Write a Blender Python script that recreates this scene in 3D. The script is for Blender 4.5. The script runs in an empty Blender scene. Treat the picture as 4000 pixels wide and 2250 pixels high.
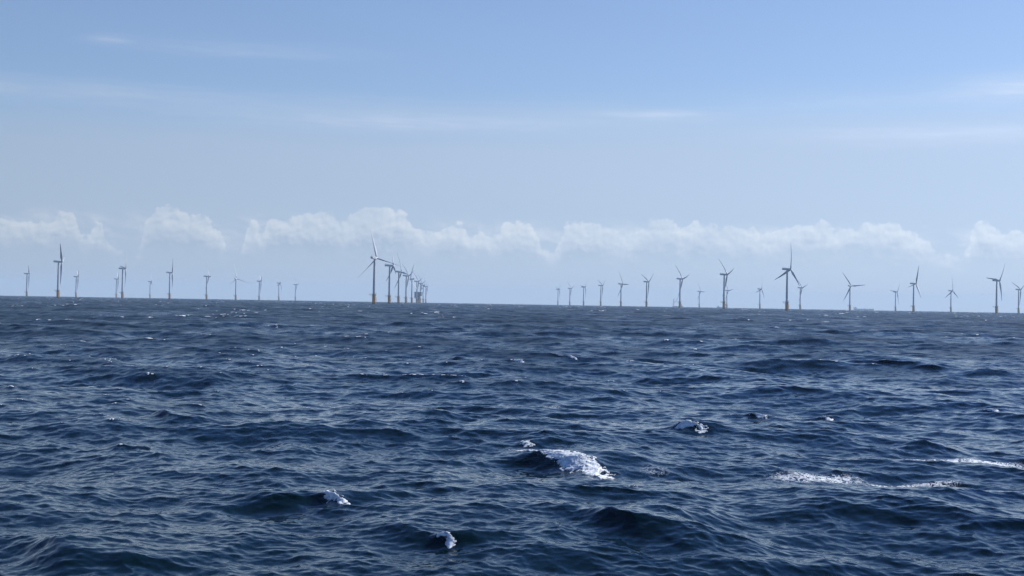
import bpy, bmesh, math, random
import numpy as np
from mathutils import Vector, Matrix

R = math.radians
S = bpy.context.scene
COL = S.collection
RE = 7.433e6            # effective earth radius (with air refraction): the sea bends down to a true horizon
CAM_H = 7.0

# ------------------------------------------------------------------ camera
cam = bpy.data.cameras.new('camera')
cam.sensor_width = 36.0
cam.lens = 36.0 * 5400 / 4000
cam.clip_start, cam.clip_end = 0.5, 60000
camo = bpy.data.objects.new('camera', cam)
COL.objects.link(camo)
camo.matrix_world = (Matrix.Translation((0, 0, CAM_H)) @ Matrix.Rotation(R(90.59), 4, 'X')
                     @ Matrix.Rotation(R(0.974), 4, 'Z'))
S.camera = camo

# ------------------------------------------------------------------ light and exposure
SUN_AZ, SUN_EL = 59.0, 36.0          # degrees clockwise from +Y, degrees above the horizon
SKY_STRENGTH = 0.07
sun = bpy.data.lights.new('sun', 'SUN')
sun.energy = 5.0
sun.angle = R(0.53)
sun.color = (1.0, 0.97, 0.92)
suno = bpy.data.objects.new('sun', sun)
COL.objects.link(suno)
sdir = Vector((math.sin(R(SUN_AZ)) * math.cos(R(SUN_EL)), math.cos(R(SUN_AZ)) * math.cos(R(SUN_EL)), math.sin(R(SUN_EL))))
suno.rotation_euler = sdir.to_track_quat('Z', 'Y').to_euler()
S.view_settings.view_transform = 'Standard'
S.view_settings.look = 'None'
S.view_settings.exposure = 0.5
S.view_settings.gamma = 1.0
S.cycles.max_bounces = 6
S.cycles.volume_bounces = 0
S.cycles.use_denoising = True
S.cycles.sample_clamp_indirect = 4.0


class NT:
    """tiny helper for node trees"""
    def __init__(self, tree):
        self.t = tree
    def n(self, kind, **kw):
        nd = self.t.nodes.new(kind)
        for k, v in kw.items():
            setattr(nd, k, v)
        return nd
    def l(self, a, b):
        self.t.links.new(a, b)
    def put(self, sock, v):
        if isinstance(v, bpy.types.NodeSocket):
            self.l(v, sock)
        else:
            sock.default_value = v
    def m(self, op, a, b=0.0, c=0.0, clamp=False):
        nd = self.n('ShaderNodeMath', operation=op, use_clamp=clamp)
        for i, v in enumerate((a, b, c)):
            self.put(nd.inputs[i], v)
        return nd.outputs[0]
    def step(self, x, lo, hi):
        nd = self.n('ShaderNodeMapRange', interpolation_type='SMOOTHSTEP')
        self.put(nd.inputs[0], x)
        nd.inputs[1].default_value, nd.inputs[2].default_value = lo, hi
        return nd.outputs[0]
    def mixc(self, f, a, b, blend='MIX'):
        nd = self.n('ShaderNodeMix', data_type='RGBA', blend_type=blend)
        self.put(nd.inputs[0], f)
        self.put(nd.inputs[6], a)
        self.put(nd.inputs[7], b)
        return nd.outputs[2]
    def xyz(self, x, y, z=0.0):
        nd = self.n('ShaderNodeCombineXYZ')
        for i, v in enumerate((x, y, z)):
            self.put(nd.inputs[i], v)
        return nd.outputs[0]
    def noise(self, vec, scale, detail=4, rough=0.55, lac=2.0, dist=0.0):
        nd = self.n('ShaderNodeTexNoise')
        self.l(vec, nd.inputs['Vector'])
        nd.inputs['Scale'].default_value = scale
        nd.inputs['Detail'].default_value = detail
        nd.inputs['Roughness'].default_value = rough
        nd.inputs['Lacunarity'].default_value = lac
        nd.inputs['Distortion'].default_value = dist
        return nd
    def curve(self, x, x0, x1, pts):
        """piecewise smooth curve y(x); pts within 0..1 in y"""
        mr = self.n('ShaderNodeMapRange')
        self.put(mr.inputs[0], x)
        mr.inputs[1].default_value, mr.inputs[2].default_value = x0, x1
        fc = self.n('ShaderNodeFloatCurve')
        self.l(mr.outputs[0], fc.inputs['Value'])
        cv = fc.mapping.curves[0]
        while len(cv.points) < len(pts):
            cv.points.new(0.5, 0.5)
        for p, (px, py) in zip(cv.points, sorted(pts)):
            p.location = ((px - x0) / (x1 - x0), py)
        fc.mapping.extend = 'HORIZONTAL'
        fc.mapping.update()
        return fc.outputs[0]


# ------------------------------------------------------------------ sky (world)
W = bpy.data.worlds.new('World')
S.world = W
W.use_nodes = True
W.node_tree.nodes.clear()
k = NT(W.node_tree)
sky = k.n('ShaderNodeTexSky', sky_type='NISHITA')
sky.sun_disc = False
sky.sun_elevation = R(SUN_EL)
sky.sun_rotation = R(SUN_AZ)
sky.altitude = 0
sky.air_density, sky.dust_density, sky.ozone_density = 1.0, 0.25, 3.0
geo = k.n('ShaderNodeTexCoord')
sep = k.n('ShaderNodeSeparateXYZ')
k.l(geo.outputs['Generated'], sep.inputs[0])
dx, dy, dz = sep.outputs
az = k.m('MULTIPLY', k.m('ARCTAN2', dx, dy), 180 / math.pi)
el = k.m('MULTIPLY', k.m('ARCSINE', dz), 180 / math.pi)
base = k.mixc(1.0, sky.outputs[0], (0.92, 0.98, 1.17, 1), 'MULTIPLY')
# deeper blue overhead
base = k.mixc(k.step(el, 10.5, 30.0), base, k.mixc(1.0, base, (0.60, 0.86, 1.18, 1), 'MULTIPLY'))
# the glow round the sun, a little cooler
dp = k.n('ShaderNodeVectorMath', operation='DOT_PRODUCT')
k.l(geo.outputs['Generated'], dp.inputs[0])
dp.inputs[1].default_value = tuple(sdir)
base = k.mixc(k.step(dp.outputs['Value'], 0.80, 0.99), base, k.mixc(1.0, base, (0.62, 0.80, 1.25, 1), 'MULTIPLY'))
# thin veil of high cloud low over the sea, streaked
st = k.noise(k.xyz(k.m('MULTIPLY', az, 0.06), k.m('MULTIPLY', el, 0.7)), 1.0, 5, 0.55)
st2 = k.noise(k.xyz(k.m('MULTIPLY', az, 0.16), k.m('MULTIPLY', el, 1.9), 7.0), 1.0, 5, 0.6)
wob = k.m('MULTIPLY', k.m('SUBTRACT', st.outputs[0], 0.5), 3.0)
wob2 = k.m('MULTIPLY', k.m('SUBTRACT', st2.outputs[0], 0.5), 1.4)
bright = k.m('ADD', 1.0, k.m('MULTIPLY', k.m('MINIMUM', k.m('MAXIMUM', az, -40.0), 40.0), 0.008))    # towards the sun
veil_col = k.mixc(1.0, (4.6, 5.75, 7.6, 1), k.xyz(bright, bright, bright), 'MULTIPLY')
cirrus_col = k.mixc(1.0, (5.4, 6.6, 8.6, 1), k.xyz(bright, bright, bright), 'MULTIPLY')
veil = k.m('MULTIPLY', k.step(k.m('ADD', k.m('ADD', el, wob), k.m('MULTIPLY', az, -0.035)), 9.0, 5.8), 0.74)
veil = k.m('ADD', k.m('MULTIPLY', veil, 0.88), k.m('MULTIPLY', k.step(el, 26.0, 10.0), 0.20))
c = k.mixc(veil, base, veil_col)
# single streaks: azimuth, elevation, half width, half height, strength
STREAKS = [(-19.0, 8.0, 9.0, 0.42, 0.26), (-4.6, 7.35, 7.5, 0.40, 0.36), (5.6, 7.75, 2.4, 0.20, 0.46),
           (17.5, 6.95, 5.5, 0.36, 0.40), (19.8, 8.6, 2.0, 0.50, 0.40), (-16.4, 10.05, 0.9, 0.22, 0.22),
           (-11.0, 9.95, 4.2, 0.30, 0.14), (14.0, 8.2, 6.0, 0.45, 0.12)]
tot = 0.0
for (a0, e0, wa, we, s0) in STREAKS:
    u = k.m('DIVIDE', k.m('SUBTRACT', k.m('ADD', az, wob), a0), wa)
    v = k.m('DIVIDE', k.m('SUBTRACT', k.m('ADD', el, k.m('MULTIPLY', wob2, 0.45)), e0), we)
    rr = k.m('ADD', k.m('MULTIPLY', u, u), k.m('MULTIPLY', v, v))
    g = k.m('MULTIPLY', k.m('EXPONENT', k.m('MULTIPLY', rr, -1.0)), s0 * 2.1)
    tot = k.m('ADD', tot, g)
fib = k.noise(k.xyz(k.m('MULTIPLY', az, 0.45), k.m('MULTIPLY', k.m('ADD', el, k.m('MULTIPLY', az, 0.03)), 5.0), 3.0), 1.0, 6, 0.62, 2.0, 0.4)
wisp = k.m('ADD', 0.15, k.m('ADD', k.m('MULTIPLY', st2.outputs[0], 0.6), k.m('MULTIPLY', k.step(fib.outputs[0], 0.3, 0.7), 0.6)))
c = k.mixc(k.m('MULTIPLY', tot, wisp, clamp=True), c, cirrus_col)
# bank of cumulus along the horizon: outline as a curve of height over azimuth
TOPS = [(-20.74, 2.72), (-20.37, 2.76), (-19.86, 2.78), (-19.20, 2.97), (-18.73, 2.88), (-18.62, 2.59), (-18.48, 3.07), (-17.90, 3.18), (-17.48, 2.86), (-17.05, 2.26), (-16.84, 2.85), (-16.55, 2.78), (-16.24, 1.97), (-15.35, 1.74), (-14.98, 2.73), (-14.67, 3.37), (-14.08, 3.56), (-13.36, 3.50), (-12.87, 3.40), (-12.54, 3.08), (-11.92, 2.75), (-11.64, 1.84), (-11.18, 1.69), (-10.95, 2.95), (-10.44, 3.06), (-10.28, 2.76), (-10.08, 3.23), (-9.88, 3.40), (-9.09, 3.36), (-8.52, 3.55), (-7.40, 3.53), (-7.05, 3.16), (-6.81, 3.37), (-6.40, 3.57), (-5.85, 3.74), (-4.70, 3.68), (-4.36, 3.40), (-3.89, 2.95), (-3.31, 2.76), (-2.97, 3.17), (-2.11, 3.18), (-1.74, 2.84), (-1.36, 2.91), (-0.66, 2.81), (-0.42, 3.29), (-0.15, 3.37), (0.60, 3.26), (1.01, 2.98), (1.57, 2.05), (1.98, 2.90), (2.21, 3.29), (3.42, 3.39), (3.99, 3.28), (4.62, 2.83), (5.31, 3.33), (6.34, 3.45), (7.15, 3.23), (7.65, 3.55), (8.56, 3.31), (9.69, 3.20), (10.36, 3.03), (10.98, 3.15), (11.91, 3.47), (12.63, 3.53), (13.07, 3.15), (13.83, 3.36), (14.91, 3.47), (15.73, 3.28), (16.05, 2.95), (16.79, 2.72), (17.36, 2.12), (17.94, 2.12), (18.27, 2.83), (18.46, 3.25), (19.08, 3.36), (19.81, 3.06), (20.67, 3.23)]
E0, E1 = 1.5, 5.0
azf = k.m('SUBTRACT', k.m('PINGPONG', k.m('ADD', az, 21.0), 42.0), 21.0)     # the bank runs on round the horizon
tops = k.curve(azf, -21.0, 21.0, [(a, (e - E0) / (E1 - E0)) for a, e in TOPS])
tops = k.m('MINIMUM', k.m('ADD', E0, k.m('MULTIPLY', tops, E1 - E0)), 4.3)
def billow(off_u, off_v, seed):
    p = k.xyz(k.m('ADD', az, off_u), k.m('MULTIPLY', k.m('ADD', el, off_v), 1.15), seed)
    a = k.noise(p, 1.8, 7, 0.52, 2.1, 0.1).outputs[0]
    return a
b0 = billow(0, 0, 3.0)
b1 = billow(0.09, 0.12, 3.0)
d = k.m('ADD', k.m('SUBTRACT', tops, el), k.m('MULTIPLY', k.m('SUBTRACT', b0, 0.5), 1.3))
edge = k.m('ADD', k.m('MULTIPLY', k.step(d, 0.0, 0.14), 0.7), k.m('MULTIPLY', k.step(d, -0.1, 0.8), 0.3))
foot = k.step(k.m('ADD', el, k.m('MULTIPLY', k.m('SUBTRACT', b0, 0.5), 2.0)), 1.25, 2.7)
big = k.noise(k.xyz(az, el, 11.0), 0.45, 3, 0.5).outputs[0]
alpha = k.m('MULTIPLY', k.m('MULTIPLY', edge, foot), k.m('ADD', 0.6, k.m('MULTIPLY', k.step(big, 0.3, 0.6), 0.4)))
lit = k.m('ADD', k.m('MULTIPLY', k.step(d, 1.6, 0.05), 0.85), k.m('MULTIPLY', k.m('SUBTRACT', b0, b1), 2.0), clamp=True)
cloud = k.mixc(lit, (4.4, 5.5, 7.1, 1), (7.4, 8.1, 9.0, 1))
low = k.noise(k.xyz(k.m('MULTIPLY', az, 0.55), k.m('MULTIPLY', k.m('ADD', el, k.m('MULTIPLY', az, 0.12)), 1.5), 21.0), 1.0, 7, 0.58, 2.0, 0.3).outputs[0]
low = k.m('MULTIPLY', k.m('MULTIPLY', k.step(low, 0.40, 0.70), 0.55), k.m('MULTIPLY', k.step(el, 1.7, 2.4), k.step(el, 3.7, 2.8)))
cloud = k.mixc(1.0, cloud, k.xyz(bright, bright, bright), 'MULTIPLY')
c = k.mixc(low, c, cloud)
c = k.mixc(k.m('MULTIPLY', alpha, k.m('SUBTRACT', 0.96, k.m('MULTIPLY', k.step(azf, -2.0, 12.0), 0.22))), c, cloud)
bg = k.n('ShaderNodeBackground')
k.l(c, bg.inputs[0])
bg.inputs[1].default_value = SKY_STRENGTH
out = k.n('ShaderNodeOutputWorld')
k.l(bg.outputs[0], out.inputs[0])


# ------------------------------------------------------------------ helpers
def mat(name, color, rough=0.5, metal=0.0, vary=0.12, scale=0.6, streak=False):
    m = bpy.data.materials.new(name)
    m.use_nodes = True
    t = NT(m.node_tree)
    b = m.node_tree.nodes['Principled BSDF']
    tc = t.n('ShaderNodeTexCoord')
    mp = t.n('ShaderNodeMapping')
    t.l(tc.outputs['Object'], mp.inputs[0])
    mp.inputs['Scale'].default_value = (1, 1, 0.12) if streak else (1, 1, 1)
    nz = t.noise(mp.outputs[0], scale, 5, 0.6)
    f = t.step(nz.outputs[0], 0.3, 0.75)
    dk = tuple(x * (1 - 2 * vary) for x in color) + (1,)
    t.l(t.mixc(f, tuple(color) + (1,), dk), b.inputs['Base Color'])
    b.inputs['Roughness'].default_value = rough
    b.inputs['Metallic'].default_value = metal
    return m


def obj(name, bm, m, parent=None, smooth=False):
    me = bpy.data.meshes.new(name)
    bmesh.ops.recalc_face_normals(bm, faces=bm.faces)
    bm.to_mesh(me)
    bm.free()
    if smooth:
        me.shade_smooth()
        me.set_sharp_from_angle(angle=R(40))
    for x in (m if isinstance(m, (list, tuple)) else [m]):
        me.materials.append(x)
    o = bpy.data.objects.new(name, me)
    COL.objects.link(o)
    o.parent = parent
    return o


def thing(name, label, cat, loc=(0, 0, 0), group=None):
    o = bpy.data.objects.new(name, None)
    COL.objects.link(o)
    o.location = loc
    o['label'], o['category'] = label, cat
    if group:
        o['group'] = group
    return o


def box(bm, x0, x1, y0, y1, z0, z1, bev=0.0):
    r = bmesh.ops.create_cube(bm, size=1.0)
    for v in r['verts']:
        v.co = Vector((x0 + (v.co.x + 0.5) * (x1 - x0), y0 + (v.co.y + 0.5) * (y1 - y0), z0 + (v.co.z + 0.5) * (z1 - z0)))
    if bev:
        es = list({e for v in r['verts'] for e in v.link_edges})
        bmesh.ops.bevel(bm, geom=es, offset=bev, segments=2, affect='EDGES', profile=0.5)


def lathe(bm, prof, seg=32, cx=0.0, cy=0.0):
    """prof: list of (radius, z); closed at both ends"""
    rings = []
    for r, z in prof:
        rings.append([bm.verts.new((cx + r * math.cos(2 * math.pi * i / seg), cy + r * math.sin(2 * math.pi * i / seg), z)) for i in range(seg)])
    for a, b in zip(rings, rings[1:]):
        for i in range(seg):
            bm.faces.new((a[i], a[(i + 1) % seg], b[(i + 1) % seg], b[i]))
    bm.faces.new(rings[0][::-1])
    bm.faces.new(rings[-1])


def bar(bm, a, b, r, seg=8, r2=None):
    a, b = Vector(a), Vector(b)
    dv = b - a
    q = dv.to_track_quat('Z', 'Y')
    r2 = r if r2 is None else r2
    lo = [bm.verts.new(a + q @ Vector((r * math.cos(2 * math.pi * i / seg), r * math.sin(2 * math.pi * i / seg), 0))) for i in range(seg)]
    hi = [bm.verts.new(b + q @ Vector((r2 * math.cos(2 * math.pi * i / seg), r2 * math.sin(2 * math.pi * i / seg), 0))) for i in range(seg)]
    for i in range(seg):
        bm.faces.new((lo[i], lo[(i + 1) % seg], hi[(i + 1) % seg], hi[i]))
    bm.faces.new(lo[::-1])
    bm.faces.new(hi)


def polar(bearing, dist, z=0.0):
    x, y = dist * math.sin(R(bearing)), dist * math.cos(R(bearing))
    return Vector((x, y, z - dist * dist / (2 * RE)))


M_PAINT = mat('grey_white_paint', (0.33, 0.36, 0.40), 0.25, vary=0.05, scale=0.25, streak=True)
M_BLADE = mat('blade_gelcoat', (0.43, 0.46, 0.50), 0.5, vary=0.03, scale=0.2)
M_NAC = mat('nacelle_paint', (0.48, 0.51, 0.54), 0.35, vary=0.05, scale=0.4)
M_YELLOW = mat('yellow_paint', (0.56, 0.25, 0.012), 0.5, vary=0.18, scale=0.5, streak=True)
M_SPLASH = mat('marine_growth', (0.05, 0.045, 0.03), 0.8, vary=0.25, scale=1.0)
M_STEEL = mat('grey_steel', (0.22, 0.23, 0.25), 0.5, vary=0.2, scale=0.8)
M_DARK = mat('dark_steel', (0.10, 0.11, 0.13), 0.5, vary=0.2, scale=0.8)
M_RED = mat('red_brown_lettering', (0.30, 0.07, 0.04), 0.5)
M_WHITE = mat('white_paint', (0.80, 0.80, 0.80), 0.4, vary=0.05)
M_HULL = mat('hull_paint', (0.16, 0.13, 0.13), 0.5, vary=0.2, scale=0.05)

# ------------------------------------------------------------------ the sea: spectrum of wind waves
WIND = np.array([-0.58, -0.81])        # the way the waves run
WIND /= np.linalg.norm(WIND)
rng = np.random.default_rng(11)
KP, BSAT = 2 * math.pi / 31.0, 0.0165


def spectrum(kx, ky, lo, hi):
    kk = np.hypot(kx, ky)
    kk[0, 0] = 1.0
    s = 0.5 * BSAT * kk ** -4 * np.exp(-1.25 * (KP / kk) ** 2)      # 1D: B/2 k^-3, over k for 2D
    s *= 1.0 + 0.45 * np.exp(-(np.log(kk / 1.6) / 1.0) ** 2)            # short steep wind waves
    s *= 1.0 + 0.7 * np.exp(-(np.log(kk / 11.0) / 0.8) ** 2)          # ripples on their faces
    s *= 1.0 + 2.2 * np.exp(-((np.sqrt(kk / KP) - 1.0) ** 2) / 0.03)   # peak
    cosd = (kx * WIND[0] + ky * WIND[1]) / kk
    p = np.where(kk < 4 * KP, 8.0, 3.0)
    half = np.clip((1 + cosd) / 2, 0, 1)
    D = half ** p
    norm = np.where(kk < 4 * KP, 1.7181, 2.72)
    s = s * D / norm
    w = 1 / (1 + np.exp(-np.log(kk / lo) * 12)) * (1 / (1 + np.exp(np.log(kk / hi) * 12)))
    s = s * w
    s[0, 0] = 0
    return s


class Band:
    def __init__(self, L, N, l_long, l_short, rot, chop):
        self.L, self.N, self.lam, self.rot = L, N, 0.5 * (l_short + min(l_long, 30.0)) if l_long < 100 else l_short * 1.6, rot
        self.short = l_short
        f = np.fft.fftfreq(N, 1.0 / N) * 2 * math.pi / L
        kx, ky = np.meshgrid(f, f, indexing='ij')
        # the tile is turned by rot: evaluate the spectrum in world axes
        cr, sr = math.cos(rot), math.sin(rot)
        wx, wy = kx * cr - ky * sr, kx * sr + ky * cr
        sp = spectrum(wx, wy, 2 * math.pi / l_long, 2 * math.pi / l_short)
        a = (rng.standard_normal((N, N)) + 1j * rng.standard_normal((N, N))) * np.sqrt(sp) * (2 * math.pi / L)
        kk = np.hypot(kx, ky)
        kk[0, 0] = 1.0
        F = lambda z: np.real(np.fft.ifft2(z) * N * N).astype(np.float32)
        self.h = F(a)
        self.dx = F(1j * kx / kk * a) * chop
        self.dy = F(1j * ky / kk * a) * chop
        self.div = F(-kk * a) * chop           # negative where crests are squeezed
        self.slope = float(np.sqrt(np.sum(sp * kk ** 2) * (2 * math.pi / L) ** 2))

    def sample(self, x, y, fields=('h', 'dx', 'dy', 'div')):
        cr, sr = math.cos(self.rot), math.sin(self.rot)
        u = (x * cr + y * sr) / self.L * self.N
        v = (-x * sr + y * cr) / self.L * self.N
        i0, j0 = np.floor(u), np.floor(v)
        fu, fv = (u - i0).astype(np.float32), (v - j0).astype(np.float32)
        i0 = i0.astype(np.int64) % self.N
        j0 = j0.astype(np.int64) % self.N
        i1, j1 = (i0 + 1) % self.N, (j0 + 1) % self.N
        res = []
        for f in fields:
            g = getattr(self, f)
            res.append((g[i0, j0] * (1 - fu) + g[i1, j0] * fu) * (1 - fv) + (g[i0, j1] * (1 - fu) + g[i1, j1] * fu) * fv)
        if 'dx' in fields:
            a, b = res[fields.index('dx')], res[fields.index('dy')]
            res[fields.index('dx')], res[fields.index('dy')] = a * cr - b * sr, a * sr + b * cr
        return res


BANDS = [Band(617.0, 512, 200.0, 11.0, 0.30, 1.0), Band(617.0, 1024, 11.0, 4.0, 0.30, 1.15),
         Band(71.3, 512, 4.0, 1.4, 1.10, 1.2), Band(71.3, 1024, 1.4, 0.48, 1.10, 1.1),
         Band(9.7, 512, 0.48, 0.18, 0.75, 0.8), Band(9.7, 512, 0.18, 0.07, 0.75, 0.7)]

# single breakers: x, y (metres), crest length, height, foam amount
BREAKERS = [(2.31, 62.14, 5.76, 0.62, 1.10),
            (-5.96, 47.74, 1.45, 0.34, 0.95),
            (9.79, 74.57, 2.26, 0.40, 0.95),
            (-1.77, 40.22, 0.75, 0.28, 0.32),
            (15.77, 87.99, 1.45, 0.25, 0.95),
            (19.86, 86.32, 1.03, 0.25, 0.90),
            (32.22, 92.83, 1.14, 0.22, 0.85),
            (0.87, 66.36, 1.08, 0.25, 0.80),
            (3.66, 42.47, 5.13, 0.45, 0.00),
            (-18.88, 76.09, 3.63, 0.35, 0.00),
            (43.47, 158.12, 9.11, 0.50, 0.00),
            (-6.14, 169.78, 9.44, 0.55, 0.00),
            (0.46, 168.70, 3.51, 0.30, 0.90),
            (6.49, 171.16, 4.36, 0.20, 0.85),
            (-12.26, 38.30, 3.91, 0.45, 0.00),
            (95.34, 855.66, 9.96, 0.50, 0.90),
            (-58.13, 336.79, 4.75, 0.50, 0.90),
            (66.60, 792.60, 7.36, 0.50, 0.90),
            (90.58, 441.74, 4.18, 0.50, 0.90),
            (85.18, 449.91, 5.30, 0.50, 0.90)]
CREST = np.array([0.39, -0.92])
CREST /= np.linalg.norm(CREST)
RUN = np.array([-CREST[1] * -1, CREST[0] * -1])
RUN = WIND if WIND @ RUN > 0 else WIND
RUN = np.array([CREST[1], -CREST[0]])
if RUN @ WIND < 0:
    RUN = -RUN


def sea_point(x, y, cell):
    """displaced sea surface over the rest points x, y; cell = local mesh size (finer waves are left out)"""
    x, y = np.asarray(x, dtype=np.float64), np.asarray(y, dtype=np.float64)
    h = np.zeros(x.shape, np.float32)
    ox, oy, dv, lost = h.copy(), h.copy(), h.copy(), h.copy()
    for b in BANDS:
        att = np.clip(b.short * 1.6 / np.maximum(cell, 1e-6) / 2.0 - 0.5, 0, 1).astype(np.float32)
        lost += (1 - att ** 2) * b.slope ** 2
        on = att > 0
        if not on.any():
            continue
        r = b.sample(x[on], y[on])
        a = att[on]
        h[on] += r[0] * a
        ox[on] += r[1] * a
        oy[on] += r[2] * a
        dv[on] += r[3] * a
    foam = np.zeros_like(h)
    for (bx, by, ln, A, fm) in BREAKERS:
        rx, ry = x - bx, y - by
        near = (rx * rx + ry * ry) < (ln * 4 + 6) ** 2
        if A <= 0 or not near.any():
            continue
        s = rx[near] * RUN[0] + ry[near] * RUN[1]
        cc = rx[near] * CREST[0] + ry[near] * CREST[1]
        s = s + 0.10 * ln * np.sin(cc * 2.2 / ln + 0.6)
        env = np.exp(-(cc / (0.62 * ln)) ** 2)
        wf, wb = 0.9 * A / 0.5, 2.8 * A / 0.5
        g = np.where(s > 0, np.exp(-(s / wf) ** 2), np.exp(-(s / wb) ** 2)) * env
        h[near] += (A * g - 0.25 * A * np.exp(-((s - 2.2 * wf) / (1.3 * wf)) ** 2) * env).astype(np.float32)
        push = 0.55 * A * g ** 2
        ox[near] += (RUN[0] * push).astype(np.float32)
        oy[near] += (RUN[1] * push).astype(np.float32)
    return x + ox, y + oy, h - (x * x + y * y) / (2 * RE), dv, np.sqrt(lost)


def vnoise(x, y, seed):
    """value noise on the plane"""
    g_ = np.random.default_rng(seed).random((64, 64)).astype(np.float32)
    i, j = np.floor(x).astype(int), np.floor(y).astype(int)
    fx, fy = x - i, y - j
    fx, fy = fx * fx * (3 - 2 * fx), fy * fy * (3 - 2 * fy)
    a = g_[i % 64, j % 64] * (1 - fx) + g_[(i + 1) % 64, j % 64] * fx
    b = g_[i % 64, (j + 1) % 64] * (1 - fx) + g_[(i + 1) % 64, (j + 1) % 64] * fx
    return a * (1 - fy) + b * fy


# sea mesh: rings around the viewpoint, finer near it and within the bearing of the wind farm
def rings():
    r, out_ = 14.0, []
    while r < 13200:
        out_.append(r)
        r += 0.06 if r < 36 else min(0.06 * (r / 36.0) ** 1.22, 3.0) * max(1.0, r / 3000.0) ** 2
    return np.array(out_)


RR = rings()
core = np.arange(-24.0, 24.0001, 0.036)
side = []
a_, st_ = 24.0, 0.036
while a_ < 176:
    st_ = min(st_ * 1.01, 0.12) if a_ < 46 else st_ * 1.16
    a_ += min(st_, 6.0)
    side.append(a_)
side = np.array(side)
AA = np.radians(np.concatenate([-side[::-1], core, side]))
nr, na = len(RR), len(AA)
rr, aa = np.meshgrid(RR, AA, indexing='ij')
dr = np.gradient(RR)
dA = np.gradient(AA)
cell = np.maximum(np.repeat(dr[:, None], na, 1) * 0.75, rr * dA[None, :])
px, py, pz, dv, lost = sea_point((rr * np.sin(aa)).ravel(), (rr * np.cos(aa)).ravel(), cell.ravel())
# whitecaps where the crests are squeezed hardest
caps = np.zeros(len(px), np.float32)
edges = np.geomspace(13.9, 13300, 22)
rf = rr.ravel()
for e0, e1 in zip(edges, edges[1:]):
    w_ = (rf >= e0) & (rf < e1)
    if w_.any():
        d_ = dv[w_]
        gx, gy = px[w_] / 38.0, py[w_] / 150.0
        gustiness = 0.65 * vnoise(gx, gy, 5) + 0.35 * vnoise(gx * 2.7 + 9, gy * 2.7, 6)
        d_ = d_ * np.clip((gustiness - 0.38) * 4.0, 0.15, 1.35)
        share = 0.0012 if e0 < 90 else 0.0016
        t0, t1 = np.quantile(d_, share), np.quantile(d_, share * 0.25)
        caps[w_] = np.clip((d_ - t0) / (t1 - t0 - 1e-9), 0, 1)
flat = np.zeros(len(px), np.float32)
PATCHES = [(21.14, 65.28, 5.46, 1.35, 0.97), (22.71, 63.24, 2.74, 2.96, 1.03), (13.01, 58.50, 3.44, 1.99, 0.90), (16.76, 57.63, 3.22, 0.79, 0.97), (15.24, 54.11, 1.56, 1.55, 0.85), (7.29, 36.55, 1.04, 0.77, 0.95), (2.98, 96.12, 1.60, 3.42, 0.85), (6.26, 59.16, 1.43, 1.85, 0.76), (4.72, 52.85, 0.98, 0.66, 0.75), (9.56, 52.03, 1.37, 0.71, 0.72), (-12.15, 47.44, 0.82, 0.42, 0.70), (-5.83, 73.22, 1.09, 1.27, 0.70), (23.13, 61.55, 1.46, 2.00, 0.80)]
for (fx, fy, fa, fb, fs) in PATCHES:
    u, v = (px - fx) / fa, (py - fy) / fb
    flat = np.maximum(flat, (fs * np.exp(-(u * u) ** 1.5 - (v * v) ** 1.5)).astype(np.float32))
verts = np.stack([px, py, pz], 1).astype(np.float32)
idx = np.arange(nr * na).reshape(nr, na)
q = np.stack([idx[:-1, :-1], idx[:-1, 1:], idx[1:, 1:], idx[1:, :-1]], -1).reshape(-1, 4)[:, ::-1]
me = bpy.data.meshes.new('sea')
me.vertices.add(len(verts))
me.vertices.foreach_set('co', verts.ravel())
me.loops.add(q.size)
me.loops.foreach_set('vertex_index', q.astype(np.int32).ravel())
me.polygons.add(len(q))
me.polygons.foreach_set('loop_start', np.arange(0, q.size, 4, dtype=np.int32))
me.update(calc_edges=True)
me.shade_smooth()
for nm, arr in (('whitecap', caps), ('lace', flat), ('ripple', lost)):
    at = me.attributes.new(nm, 'FLOAT', 'POINT')
    at.data.foreach_set('value', arr.astype(np.float32))
sea = bpy.data.objects.new('sea', me)
sea['kind'] = 'structure'
COL.objects.link(sea)

ms = bpy.data.materials.new('sea_water')
ms.use_nodes = True
t = NT(ms.node_tree)
pb = ms.node_tree.nodes['Principled BSDF']
g = t.n('ShaderNodeNewGeometry')
pos = g.outputs['Position']
def stretched(sx, sy, sz=1.0):
    mp = t.n('ShaderNodeMapping')
    t.l(pos, mp.inputs[0])
    mp.inputs['Rotation'].default_value = (0, 0, R(-22))
    mp.inputs['Scale'].default_value = (sx, sy, sz)
    return mp.outputs[0]
att = lambda nm: t.n('ShaderNodeAttribute', attribute_name=nm).outputs['Fac']
# ripples too small for the mesh, as a field of facet slopes
def slopes(scale, detail):
    nz = t.noise(stretched(1.0, 0.6), scale, detail, 0.6)
    sp_ = t.n('ShaderNodeSeparateColor')
    t.l(nz.outputs['Color'], sp_.inputs[0])
    return [t.m('SUBTRACT', o_, 0.5) for o_ in sp_.outputs[:2]]
s1, s2, s3 = slopes(9.0, 3), slopes(1.6, 3), slopes(0.35, 2)
gust = t.noise(stretched(0.02, 0.007), 1.0, 4, 0.6).outputs[0]
streaky = t.noise(stretched(0.11, 0.022), 1.0, 5, 0.62).outputs[0]
rip = t.m('MULTIPLY', att('ripple'), t.m('MULTIPLY', t.m('ADD', 0.45, t.m('MULTIPLY', gust, 1.15)), t.m('ADD', 0.9, t.m('MULTIPLY', t.step(streaky, 0.28, 0.72), 0.4))))
amp1 = 0.10
amp2 = t.m('MULTIPLY', rip, 1.4)
nx = t.m('ADD', t.m('MULTIPLY', s1[0], amp1), t.m('MULTIPLY', t.m('ADD', s2[0], s3[0]), amp2))
ny = t.m('ADD', t.m('MULTIPLY', s1[1], amp1), t.m('MULTIPLY', t.m('ADD', s2[1], s3[1]), amp2))
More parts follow.
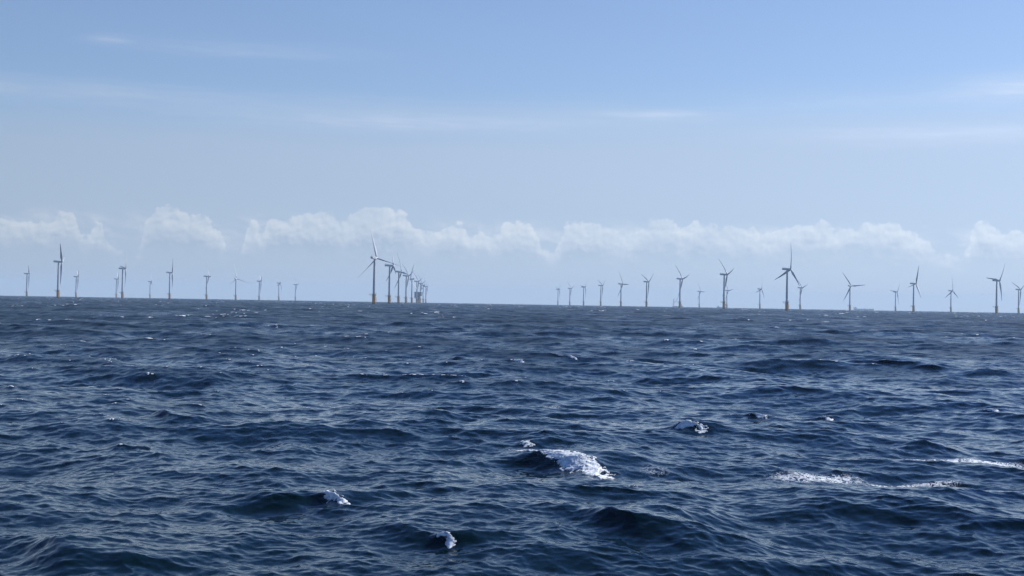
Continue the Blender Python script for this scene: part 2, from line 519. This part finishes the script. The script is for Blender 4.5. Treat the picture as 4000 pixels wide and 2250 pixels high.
va = t.n('ShaderNodeVectorMath', operation='ADD')
t.l(g.outputs['Normal'], va.inputs[0])
t.l(t.xyz(nx, ny, 0.0), va.inputs[1])
vn = t.n('ShaderNodeVectorMath', operation='NORMALIZE')
t.l(va.outputs[0], vn.inputs[0])
t.l(vn.outputs[0], pb.inputs['Normal'])
# foam
fz = t.noise(stretched(0.8, 0.45), 3.2, 7, 0.66, 2.1, 1.0).outputs[0]
fz2 = t.noise(stretched(1.0, 1.0), 9.0, 5, 0.65, 2.1, 0.8).outputs[0]
ridge = t.m('SUBTRACT', 1.0, t.m('MULTIPLY', t.m('ABSOLUTE', t.m('SUBTRACT', fz, 0.5)), 7.0))
lace = t.step(t.m('ADD', t.m('ADD', ridge, t.m('MULTIPLY', t.m('SUBTRACT', fz2, 0.5), 0.9)), t.m('MULTIPLY', t.m('SUBTRACT', att('lace'), 1.0), 2.4)), 0.12, 0.7)
cap = t.step(t.m('ADD', att('whitecap'), t.m('SUBTRACT', fz2, 0.62)), 0.25, 0.6)
fm_ = t.m('MAXIMUM', lace, cap)
water = (0.0009, 0.0060, 0.0054, 1)
t.l(t.mixc(fm_, water, (0.66, 0.69, 0.70, 1)), pb.inputs['Base Color'])
# waves finer than the mesh widen the reflection (facet slopes -> microfacet roughness)
rough = t.m('SQRT', t.m('ADD', 0.006, t.m('MULTIPLY', t.m('MAXIMUM', t.m('SUBTRACT', rip, 0.12), 0.0), 1.5)))
t.l(t.m('ADD', rough, t.m('MULTIPLY', fm_, 0.5), clamp=True), pb.inputs['Roughness'])
pb.inputs['IOR'].default_value = 1.28
pb.inputs['Specular Tint'].default_value = (0.74, 0.90, 1.0, 1)
me.materials.append(ms)

# broken water on the breakers: lumps of foam lying on the front of each crest
mf = bpy.data.materials.new('sea_foam')
mf.use_nodes = True
t = NT(mf.node_tree)
fb = mf.node_tree.nodes['Principled BSDF']
g = t.n('ShaderNodeNewGeometry')
nz = t.noise(g.outputs['Position'], 6.0, 6, 0.6)
t.l(t.mixc(t.step(nz.outputs[0], 0.35, 0.6), (0.42, 0.49, 0.52, 1), (0.74, 0.76, 0.76, 1)), fb.inputs['Base Color'])
fb.inputs['Roughness'].default_value = 0.8
hole = t.noise(g.outputs['Position'], 17.0, 5, 0.7).outputs[0]
thick = t.n('ShaderNodeAttribute', attribute_name='body').outputs['Fac']
t.l(t.step(t.m('ADD', thick, t.m('MULTIPLY', t.m('SUBTRACT', hole, 0.5), 2.3)), -0.15, 0.35), fb.inputs['Alpha'])


FV, FF, FB, nv0 = [], [], [], 0
for bi, (bx, by, ln, A, fm) in enumerate(BREAKERS):
    if fm <= 0:
        continue
    dstep = max(0.02, 0.0004 * math.hypot(bx, by))
    cs = np.arange(-1.0 * ln, 1.1 * ln, dstep)
    wf = max(1.15 * A / 0.5, 0.5)
    ss = np.arange(-0.3 * wf, 1.1 * wf, dstep)
    C_, S_ = np.meshgrid(cs, ss, indexing='ij')
    s_sh = S_ - 0.10 * ln * np.sin(C_ * 2.2 / ln + 0.6)
    X, Y = bx + RUN[0] * s_sh + CREST[0] * C_, by + RUN[1] * s_sh + CREST[1] * C_
    sx, sy, sz, _, _ = sea_point(X.ravel(), Y.ravel(), np.full(X.size, 0.05))
    q1 = sum(vnoise(C_ / (0.45 / 2 ** o_) + 40, S_ / (0.45 / 2 ** o_) + 17, 100 + bi * 7 + o_) * 0.55 ** o_ for o_ in range(5)) / 2.1
    q2 = sum(vnoise(C_ / (0.16 / 2 ** o_) + 9, S_ / (0.16 / 2 ** o_) + 31, 300 + bi * 7 + o_) * 0.6 ** o_ for o_ in range(3)) / 1.96
    ec = (C_ - 0.14 * ln) / (0.72 * ln)
    wide = np.clip((0.22 + 0.22 * C_ / ln if bi == 0 else 0.30 + 0.10 * C_ / ln) + 0.09 * np.sin(C_ * 5.1 / ln + bi), 0.10, 0.42)
    es = (S_ / wf - 0.06 - wide) / (wide + 0.05)
    body = fm * 0.75 - (np.abs(ec) ** 3) - 0.8 * np.abs(es) ** 2 + (0.3 if bi == 0 else 0.0) + (q1 - 0.5) * (1.8 if bi == 0 else 2.6) + (q2 - 0.5) * 2.0
    lump = np.clip(body, 0, 1) ** 0.5 * (0.01 + 0.06 * A * q2 + 0.03 * A * q1)
    P = np.stack([sx + RUN[0] * lump.ravel() * 0.5, sy + RUN[1] * lump.ravel() * 0.5, sz + lump.ravel() - 0.004], 1)
    n1, n2 = C_.shape
    ii = np.arange(n1 * n2).reshape(n1, n2)
    qq = np.stack([ii[:-1, :-1], ii[1:, :-1], ii[1:, 1:], ii[:-1, 1:]], -1).reshape(-1, 4)
    keep = (body.ravel()[qq] > -0.45).sum(1) >= 3
    FB.append(body.ravel())
    FV.append(P)
    FF.append(qq[keep] + nv0)
    nv0 += len(P)
fv, ff = np.concatenate(FV), np.concatenate(FF)
used, inv = np.unique(ff, return_inverse=True)
fme = bpy.data.meshes.new('foam')
fme.from_pydata(fv[used].tolist(), [], inv.reshape(-1, 4).tolist())
fba = fme.attributes.new('body', 'FLOAT', 'POINT')
fba.data.foreach_set('value', np.concatenate(FB)[used].astype(np.float32))
fme.shade_smooth()
fme.materials.append(mf)
foam = bpy.data.objects.new('foam', fme)
foam['kind'] = 'stuff'
foam['label'] = 'white broken foam tumbling down the fronts of the breaking waves'
foam['category'] = 'foam'
COL.objects.link(foam)

# ------------------------------------------------------------------ wind turbines
HUB_Z, HUB_X = 78.0, 7.4


def blade_mesh(pitch, bend):
    bm = bmesh.new()
    WIDE = 1.25
    st = [(1.2, 2.2, 1.0, 0), (4, 2.2, 0.98, 0), (7, 3.0, 0.62, 12), (11, 3.9, 0.36, 10), (16, 3.6, 0.28, 7), (22, 3.0, 0.24, 5),
          (29, 2.4, 0.21, 3), (36, 1.9, 0.19, 2), (43, 1.4, 0.18, 1), (48, 1.0, 0.17, 0), (51, 0.6, 0.16, 0), (52, 0.18, 0.16, 0)]
    seg = 14
    rg = []
    for (z, ch, th, tw) in st:
        ang = R(pitch + tw)
        ring = []
        for i in range(seg):
            a = 2 * math.pi * i / seg
            cx = math.cos(a) * 0.5 * ch * WIDE
            cy = math.sin(a) * 0.5 * ch * th * WIDE
            if th < 0.9:
                cx -= 0.18 * ch
                cy *= (1.0 + 0.45 * math.cos(a + math.pi * 0)) * 0.9
            # chord along Y at zero pitch, turned towards the shaft axis X by the pitch
            X = cx * math.sin(ang) + cy * math.cos(ang)
            Y = cx * math.cos(ang) - cy * math.sin(ang)
            ring.append(bm.verts.new((X - bend * (z / 52.0) ** 2, Y, z)))
        rg.append(ring)
    for a, b in zip(rg, rg[1:]):
        for i in range(seg):
            bm.faces.new((a[i], a[(i + 1) % seg], b[(i + 1) % seg], b[i]))
    bm.faces.new(rg[0][::-1])
    bm.faces.new(rg[-1])
    bmesh.ops.recalc_face_normals(bm, faces=bm.faces)
    m_ = bpy.data.meshes.new('blade')
    bm.to_mesh(m_)
    bm.free()
    m_.shade_smooth()
    m_.materials.append(M_BLADE)
    return m_


BLADES = {3: blade_mesh(-72, 2.0), 0: blade_mesh(14, 5.6), 1: blade_mesh(45, 3.0), 2: blade_mesh(82, 1.0)}


def make_turbine():
    root = thing('wind_turbine', '', 'wind turbine', (0, 0, 0), 'offshore wind turbines standing in the sea')
    bm = bmesh.new()
    lathe(bm, [(2.75, -6), (2.75, 2.6), (2.78, 2.62), (2.78, 15.0), (3.0, 15.6), (3.0, 16.2)], 40)
    for f in bm.faces:
        f.material_index = 1 if f.calc_center_median().z < 2.6 else 0
    tp = obj('transition_piece', bm, [M_YELLOW, M_SPLASH], root, True)
    bm = bmesh.new()
    for yy in (-1.0, 1.0):
        bar(bm, (3.9, yy, -3), (3.9, yy, 12.5), 0.22)
        for zz in (3.0, 7.5, 12.0):
            bar(bm, (2.6, yy * 0.8, zz), (3.9, yy, zz), 0.14)
    for zz in np.arange(0.0, 16.0, 0.6):
        bar(bm, (3.35, -0.35, zz), (3.35, 0.35, zz), 0.05, 6)
    for yy in (-0.35, 0.35):
        bar(bm, (3.35, yy, -1), (3.35, yy, 16.2), 0.07, 6)
    obj('boat_landing', bm, M_YELLOW, tp)
    bm = bmesh.new()
    lathe(bm, [(2.3, 16.2), (2.3, 17.6), (2.22, 17.62), (2.0, 40), (1.72, 62), (1.5, 75.6)], 40)
    tw = obj('tower', bm, M_PAINT, root, True)
    bm = bmesh.new()
    box(bm, 0.5, 1.5, -2.36, -2.16, 17.4, 19.6, 0.05)
    obj('door', bm, M_STEEL, tw)
    bm = bmesh.new()
    lathe(bm, [(4.1, 16.2), (4.1, 16.55)], 24)
    box(bm, -8.2, -3.4, -2.0, 2.0, 16.21, 16.54)
    for sgn in (-1, 1):
        bar(bm, (-7.6, sgn * 1.7, 16.2), (-2.6, sgn * 1.2, 13.4), 0.16)
        bar(bm, (3.7, sgn * 1.5, 16.2), (2.4, sgn * 1.2, 13.6), 0.16)
    pl = obj('platform', bm, M_STEEL, root)
    bm = bmesh.new()
    loop = [(-8.1, -1.9), (-8.1, 1.9), (-3.6, 1.9)] + [(4.0 * math.cos(R(a)), 4.0 * math.sin(R(a))) for a in range(150, -151, -20)] + [(-3.6, -1.9), (-8.1, -1.9)]
    for (x0, y0), (x1, y1) in zip(loop, loop[1:]):
        for z in (17.15, 17.75):
            bar(bm, (x0, y0, z), (x1, y1, z), 0.05, 6)
        bar(bm, (x0, y0, 16.5), (x0, y0, 17.78), 0.06, 6)
    obj('railing', bm, M_STEEL, pl)
    bm = bmesh.new()
    bar(bm, (3.3, -1.8, 16.5), (3.3, -1.8, 19.6), 0.16)
    bar(bm, (3.3, -1.8, 19.5), (4.7, -2.6, 20.3), 0.11)
    obj('davit', bm, M_STEEL, pl)
    # nacelle in its own axes: shaft along +X, tower axis at the origin
    bm = bmesh.new()
    box(bm, -10.0, 5.4, -2.1, 2.1, 75.75, 80.1, 0.35)
    for v in bm.verts:
        if v.co.x < -8 and v.co.z < 77.5:
            v.co.z += 0.9
    lathe(bm, [(1.62, 75.0), (1.62, 75.9)], 32)
    nac = obj('nacelle', bm, M_NAC, root, True)
    bm = bmesh.new()
    for x0 in np.arange(-9.8, -2.9, 1.15):
        for yy in (-1.95, 1.95):
            bar(bm, (x0, yy, 80.0), (x0, yy, 81.1), 0.05, 6)
    for z in (80.6, 81.1):
        for yy in (-1.95, 1.95):
            bar(bm, (-9.8, yy, z), (-2.9, yy, z), 0.05, 6)
        bar(bm, (-9.8, -1.95, z), (-9.8, 1.95, z), 0.05, 6)
    obj('hoist_railing', bm, M_STEEL, nac)
    bm = bmesh.new()
    bar(bm, (-8.9, 0.6, 80.0), (-8.9, 0.6, 82.6), 0.07, 6)
    bar(bm, (-8.9, -0.5, 82.2), (-8.9, 1.5, 82.2), 0.05, 6)
    box(bm, -9.1, -8.7, 0.4, 0.8, 82.55, 82.95)
    obj('wind_mast', bm, M_DARK, nac)
    # hub with spinner, centred on its own origin
    bm = bmesh.new()
    seg = 28
    rg = []
    for x, r in ((-1.95, 1.75), (-0.9, 2.0), (0.4, 2.0), (1.3, 1.75), (2.1, 1.25), (2.6, 0.65), (2.78, 0.15)):
        rg.append([bm.verts.new((x, r * math.cos(2 * math.pi * i / seg), r * math.sin(2 * math.pi * i / seg))) for i in range(seg)])
    for a, b in zip(rg, rg[1:]):
        for i in range(seg):
            bm.faces.new((a[i], a[(i + 1) % seg], b[(i + 1) % seg], b[i]))
    bm.faces.new(rg[0][::-1])
    bm.faces.new(rg[-1])
    hb = obj('hub', bm, M_BLADE, root, True)
    for i in range(3):
        b = bpy.data.objects.new('blade', BLADES[0])
        COL.objects.link(b)
        b.parent = root
    return root


def kids(o):
    return [c_ for c_ in COL.objects if c_.parent == o]


def copy_tree(o, parent=None):
    c_ = o.copy()
    COL.objects.link(c_)
    c_.parent = parent
    for ch in kids(o):
        copy_tree(ch, c_)
    return c_


# bearing, distance (m), shaft bearing, rotor angle, blade pitch kind, label
TURBINES = [
    (-19.34, 5001, 72, 57, 1, 'small turbine farthest left, one short white blade up, left of a large dark bladed turbine'),
    (-18.18, 3122, 78, 42, 2, 'large dark bladed turbine at the left with broad feathered blades and a dark nacelle'),
    (-17.50, 5522, 68, 62, 1, 'small turbine just right of the large dark bladed one at the left'),
    (-15.97, 5991, 71, 64, 1, 'small pale turbine standing close left of a taller one with a blade over its nacelle'),
    (-15.74, 3726, 63, 38, 0, 'taller turbine of the close left pair, a dark blade over its nacelle'),
    (-14.67, 6701, 68, 4, 0, 'small turbine with one dark upright blade, left of the turbine with a caged nacelle'),
    (-13.91, 4186, 69, 31, 1, 'mid sized turbine with railings visible on its nacelle roof and a thin blade up'),
    (-12.46, 4749, 64, -28, 0, 'turbine with a pale curved blade up and a dark blade hanging right of its hub'),
    (-11.30, 5137, 10, -11, 3, 'turbine facing away with three white spread blades, widest rotor of the left group'),
    (-10.36, 5806, 74, 62, 1, 'small turbine with a short white blade up, right of the spread white rotor'),
    (-9.57, 6326, 65, 14, 0, 'faint small turbine with a thin upright blade, second last of the left group'),
    (-8.90, 6864, 64, -40, 0, 'faintest turbine ending the left group, blades pointing up and right'),
    (-5.70, 2338, 24, -14, 3, 'nearest white turbine heading the receding row, bright nacelle flank with a red brown marking'),
    (-5.07, 2832, 72, -8, 0, 'second turbine of the receding row, tall curved blade behind the bright rotor tip'),
    (-4.69, 3407, 63, -22, 0, 'third turbine of the receding row, dark blade reaching right in front of the fourth'),
    (-4.38, 3929, 63, -47, 0, 'fourth turbine of the receding row, two blades spread in a V'),
    (-4.14, 4500, -57, 14, 0, 'turbine in the receding row whose rotor faces left with one white blade'),
    (-3.94, 5001, 62, -50, 0, 'receding row turbine whose tower crosses the transformer platform left part'),
    (-3.79, 5524, 65, -45, 0, 'receding row turbine with its tower rising straight behind the transformer platform'),
    (-3.67, 6107, 66, 2, 0, 'receding row turbine with one straight blade up, just right of the transformer platform'),
    (-3.56, 6552, 75, 64, 0, 'last and faintest turbine of the receding row, its blades all steep'),
    (1.91, 6892, 74, 42, 0, 'smallest turbine starting the right group, lowest blade drooping left of its hub'),
    (2.40, 6446, 69, -50, 0, 'second smallest turbine opening the right group, blades in a narrow V'),
    (2.97, 5846, 74, 37, 0, 'right group turbine with a blade lying flat left over its nacelle, near the group start'),
    (3.68, 5281, 73, -64, 0, 'right group turbine with an even V, left of one with a blade pointing right'),
    (4.51, 4789, 65, -28, 0, 'right group turbine with a flat blade pointing right and a long curved one up'),
    (5.56, 4270, 70, -62, 0, 'right group turbine with a wide even V of blades, middle of its rising line'),
    (6.93, 3726, 70, -43, 0, 'tall turbine beside the faint crane vessel, largest of the rising line of the right group'),
    (7.72, 6781, 70, -28, 0, 'small faint turbine alone right of the tall one beside the crane vessel'),
    (8.72, 3140, 75, -46, 0, 'tall turbine overlapping a small one behind it, broad blade up'),
    (8.84, 6187, 69, -35, 0, 'small turbine half hidden behind the tower of the overlapping pair'),
    (10.17, 5558, 77, 14, 0, 'small turbine with an upright thin blade between the overlapping pair and the largest right turbine'),
    (11.25, 2641, 70, 8, 0, 'largest dark turbine of the right group, blade straight up and two spread below'),
    (11.78, 5061, 72, -45, 0, 'small turbine touched by the lower right blade of the largest right turbine'),
    (13.74, 4489, 42, -34, 0, 'turbine left of the tanker ship with three thin wide spread blades, facing away'),
    (15.51, 5874, 76, 37, 0, 'small turbine with a flat blade left, right of the tanker ship'),
    (16.20, 3965, 81, 19, 2, 'turbine with one broad dark blade straight up, right of the tanker ship'),
    (17.62, 5326, 76, 0, 0, 'small turbine with one blade up and two spread below, between two taller ones at right'),
    (19.32, 3440, 79, 38, 0, 'tall dark turbine near the right edge with a flat blade reaching left'),
    (20.13, 4822, 79, -62, 0, 'last turbine at the right edge, its V of blades cut by the frame'),
]
proto = make_turbine()
things = [proto] + [copy_tree(proto) for _ in TURBINES[1:]]
for o, (bear, dist, shaft, phase, pk, lab) in zip(things, TURBINES):
    o.location = polar(bear, dist)
    o['label'] = lab
    yaw = R(90 - shaft)
    nb = 0
    for ch in kids(o):
        nm = ch.name.split('.')[0]
        if nm == 'nacelle':
            ch.rotation_euler = (0, 0, yaw)
        elif nm == 'hub':
            ch.location = (HUB_X * math.cos(yaw), HUB_X * math.sin(yaw), HUB_Z)
            ch.rotation_euler = (0, 0, yaw)
        elif nm == 'blade':
            ch.data = BLADES[pk]
            ch.matrix_local = (Matrix.Rotation(yaw, 4, 'Z') @ Matrix.Translation((HUB_X, 0, HUB_Z))
                               @ Matrix.Rotation(R(phase + 120 * nb), 4, 'X'))
            nb += 1
# the marking on the flank of the nearest turbine's nacelle
near_t = things[12]
nac = [c_ for c_ in kids(near_t) if c_.name.startswith('nacelle')][0]
bm = bmesh.new()
for i in range(9):
    a0, a1 = -3.9 + i * 0.42, -3.9 + (i + 1) * 0.42
    z0, z1 = 79.0 + 0.45 * math.sin(i / 9 * math.pi), 79.0 + 0.45 * math.sin((i + 1) / 9 * math.pi)
    lo0, lo1 = 78.6 - 0.5 * max(0, 1 - i / 4.0), 78.6 - 0.5 * max(0, 1 - (i + 1) / 4.0)
    vs = [bm.verts.new(p_) for p_ in ((a0, -2.115, lo0), (a1, -2.115, lo1), (a1, -2.115, z1), (a0, -2.115, z0))]
    bm.faces.new(vs)
for i in range(8):
    x0 = -3.4 + i * 0.42
    box(bm, x0, x0 + 0.28, -2.125, -2.11, 77.25, 77.65)
obj('flank_marking', bm, M_RED, nac)

# ------------------------------------------------------------------ transformer platform behind the receding row
tr = thing('transformer_platform', 'boxy offshore transformer platform on yellow legs among the far towers of the receding row', 'offshore platform', polar(-3.86, 5250))
bm = bmesh.new()
for sx in (-7.5, 4.2):
    for sy in (-7, 7):
        bar(bm, (sx * 1.1, sy * 1.1, -8), (sx, sy, 26), 1.0, 12)
for z0, z1 in ((3, 14), (14, 25)):
    for sy in (-7, 7):
        bar(bm, (-7.6, sy, z0), (4.3, sy, z1), 0.45)
        bar(bm, (4.3, sy, z0), (-7.6, sy, z1), 0.45)
    for sx in (-7.5, 4.2):
        bar(bm, (sx, -7, z0), (sx, 7, z1), 0.45)
obj('jacket', bm, M_YELLOW, tr)
bm = bmesh.new()
box(bm, -5.2, 3.2, -4.5, 4.5, -6, 27, 0.3)
obj('cable_shaft', bm, M_DARK, tr)
bm = bmesh.new()
box(bm, -7.5, 9.2, -9, 9, 27, 41, 0.3)
lathe(bm, [(3.2, 41), (3.2, 42.0), (2.0, 43.0)], 20, -3.5, 0)
ts = obj('topside', bm, M_DARK, tr)
for z in (19.0, 25.0, 30.5, 36.5, 40.0):
    bm = bmesh.new()
    box(bm, -17.5, -7.6 if z > 26 else -5.3, -9.5, 9.5, z, z + 0.9)
    if z > 26:
        box(bm, 9.3, 17.0, -9.5, 9.5, z, z + 0.9)
    obj('deck', bm, M_STEEL, tr)
bm = bmesh.new()
box(bm, -15.5, -8.0, -8, 8, 19.9, 42.0, 0.2)
obj('equipment_block', bm, M_STEEL, tr)
for z in (27.3, 32.0, 37.4):
    bm = bmesh.new()
    box(bm, 9.4, 16.3, -8, 8, z, z + 2.9, 0.15)
    obj('container', bm, M_WHITE, tr)
bm = bmesh.new()
bar(bm, (8, -6, 41), (8, -6, 46), 0.5)
bar(bm, (8, -6, 45.6), (-4, -6, 44.6), 0.35)
obj('deck_crane', bm, M_STEEL, tr)

# ------------------------------------------------------------------ ships hull down on the horizon
tk = thing('tanker_ship', 'long low tanker ship with its bridge aft on the hazy horizon right of centre', 'ship', polar(14.28, 11800))
tk.rotation_euler = (0, 0, R(-14))
bm = bmesh.new()
sec = [(-80, 10, 9), (-60, 13, 9), (55, 13, 9.2), (70, 9, 10.5), (84, 0.8, 12.5)]
prev = None
for x, w, z in sec:
    ring = [bm.verts.new((x - (4 if x > 80 else 0), -w * .8, -6)), bm.verts.new((x - (4 if x > 80 else 0), w * .8, -6)), bm.verts.new((x, w, z)), bm.verts.new((x, -w, z))]
    if prev:
        for i in range(4):
            bm.faces.new((prev[i], prev[(i + 1) % 4], ring[(i + 1) % 4], ring[i]))
    else:
        bm.faces.new(ring[::-1])
    prev = ring
bm.faces.new(prev)
obj('hull', bm, M_HULL, tk)
bm = bmesh.new()
box(bm, -72, -54, -11, 11, 9, 21, 0.3)
box(bm, -70, -58, -14, 14, 21.1, 25, 0.3)
obj('bridge_house', bm, M_WHITE, tk)
bm = bmesh.new()
box(bm, -80, -74, -4, 4, 9, 25, 0.5)
bar(bm, (-64, 0, 25), (-64, 0, 33), 0.5)
obj('funnel', bm, M_HULL, tk)
bm = bmesh.new()
for x in range(-50, 70, 14):
    bar(bm, (x, 0, 9), (x, 0, 12.5), 0.6)
bar(bm, (-52, 0, 12), (66, 0, 12.2), 0.9)
bar(bm, (4, 0, 9), (4, 0, 20), 0.5)
bar(bm, (76, 0, 9), (76, 0, 18), 0.4)
obj('deck_pipes', bm, M_STEEL, tk)

cv = thing('crane_vessel', 'faint crane vessel with tall mast and slanting boom on the horizon beside a turbine', 'ship', polar(6.66, 11000))
bm = bmesh.new()
box(bm, -4, 78, -10, 10, -4, 7, 1.0)
obj('hull', bm, M_HULL, cv)
bm = bmesh.new()
box(bm, 52, 70, -8, 8, 7, 20, 0.5)
obj('deckhouse', bm, M_WHITE, cv)
bm = bmesh.new()
for sx in (-1, 1):
    for sy in (-1, 1):
        bar(bm, (2 + 4 * sx, 4 * sy, 7), (6 + 1.2 * sx, 1.2 * sy, 66), 0.8)
for i in range(8):
    z = 10 + i * 7
    w = 4 - 2.8 * i / 8
    cx = 2 + 4 * (z - 7) / 59
    bar(bm, (cx - w, -w, z), (cx + w, -w, z + 7), 0.45)
    bar(bm, (cx + w, w, z), (cx - w, w, z + 7), 0.45)
obj('mast', bm, M_DARK, cv)
bm = bmesh.new()
for sy in (-1.2, 1.2):
    bar(bm, (7, sy, 32), (39, sy * 0.4, 73), 0.7)
    bar(bm, (10, sy, 31), (39, sy * 0.4, 72), 0.7)
for i in range(9):
    f0, f1 = i / 9, (i + 1) / 9
    bar(bm, (7 + 32 * f0, 0, 32 + 41 * f0), (10 + 29 * f1, 0, 31 + 41 * f1), 0.4)
bar(bm, (6, 0, 66), (39, 0, 73), 0.25)
obj('boom', bm, M_DARK, cv)

cs_ = thing('supply_ship', 'small faint supply ship with a stubby bridge on the horizon left of the paired turbines', 'ship', polar(8.62, 11600))
cs_.rotation_euler = (0, 0, R(-9))
bm = bmesh.new()
prev = None
for x, w, z in [(-36, 3, 9), (-28, 8, 7), (30, 8, 5), (38, 7, 5)]:
    ring = [bm.verts.new((x, -w * .8, -5)), bm.verts.new((x, w * .8, -5)), bm.verts.new((x, w, z)), bm.verts.new((x, -w, z))]
    if prev:
        for i in range(4):
            bm.faces.new((prev[i], prev[(i + 1) % 4], ring[(i + 1) % 4], ring[i]))
    else:
        bm.faces.new(ring[::-1])
    prev = ring
bm.faces.new(prev)
obj('hull', bm, M_HULL, cs_)
bm = bmesh.new()
box(bm, -30, -18, -7, 7, 7, 13, 0.4)
box(bm, -28, -20, -6, 6, 13.05, 17, 0.4)
bar(bm, (-24, 0, 17), (-24, 0, 25), 0.5)
obj('bridge_house', bm, M_WHITE, cs_)

# ------------------------------------------------------------------ sea haze
bm = bmesh.new()
box(bm, -13600, 13600, -13600, 13600, -40, 136)
mh = bpy.data.materials.new('sea_haze')
mh.use_nodes = True
mh.node_tree.nodes.clear()
t = NT(mh.node_tree)
pv = t.n('ShaderNodeVolumePrincipled')
pv.inputs['Color'].default_value = (0.58, 0.79, 1.0, 1)
pv.inputs['Density'].default_value = 6.0e-5
pv.inputs['Anisotropy'].default_value = 0.0
om = t.n('ShaderNodeOutputMaterial')
t.l(pv.outputs[0], om.inputs['Volume'])
hz = obj('haze', bm, mh)
hz['kind'] = 'stuff'
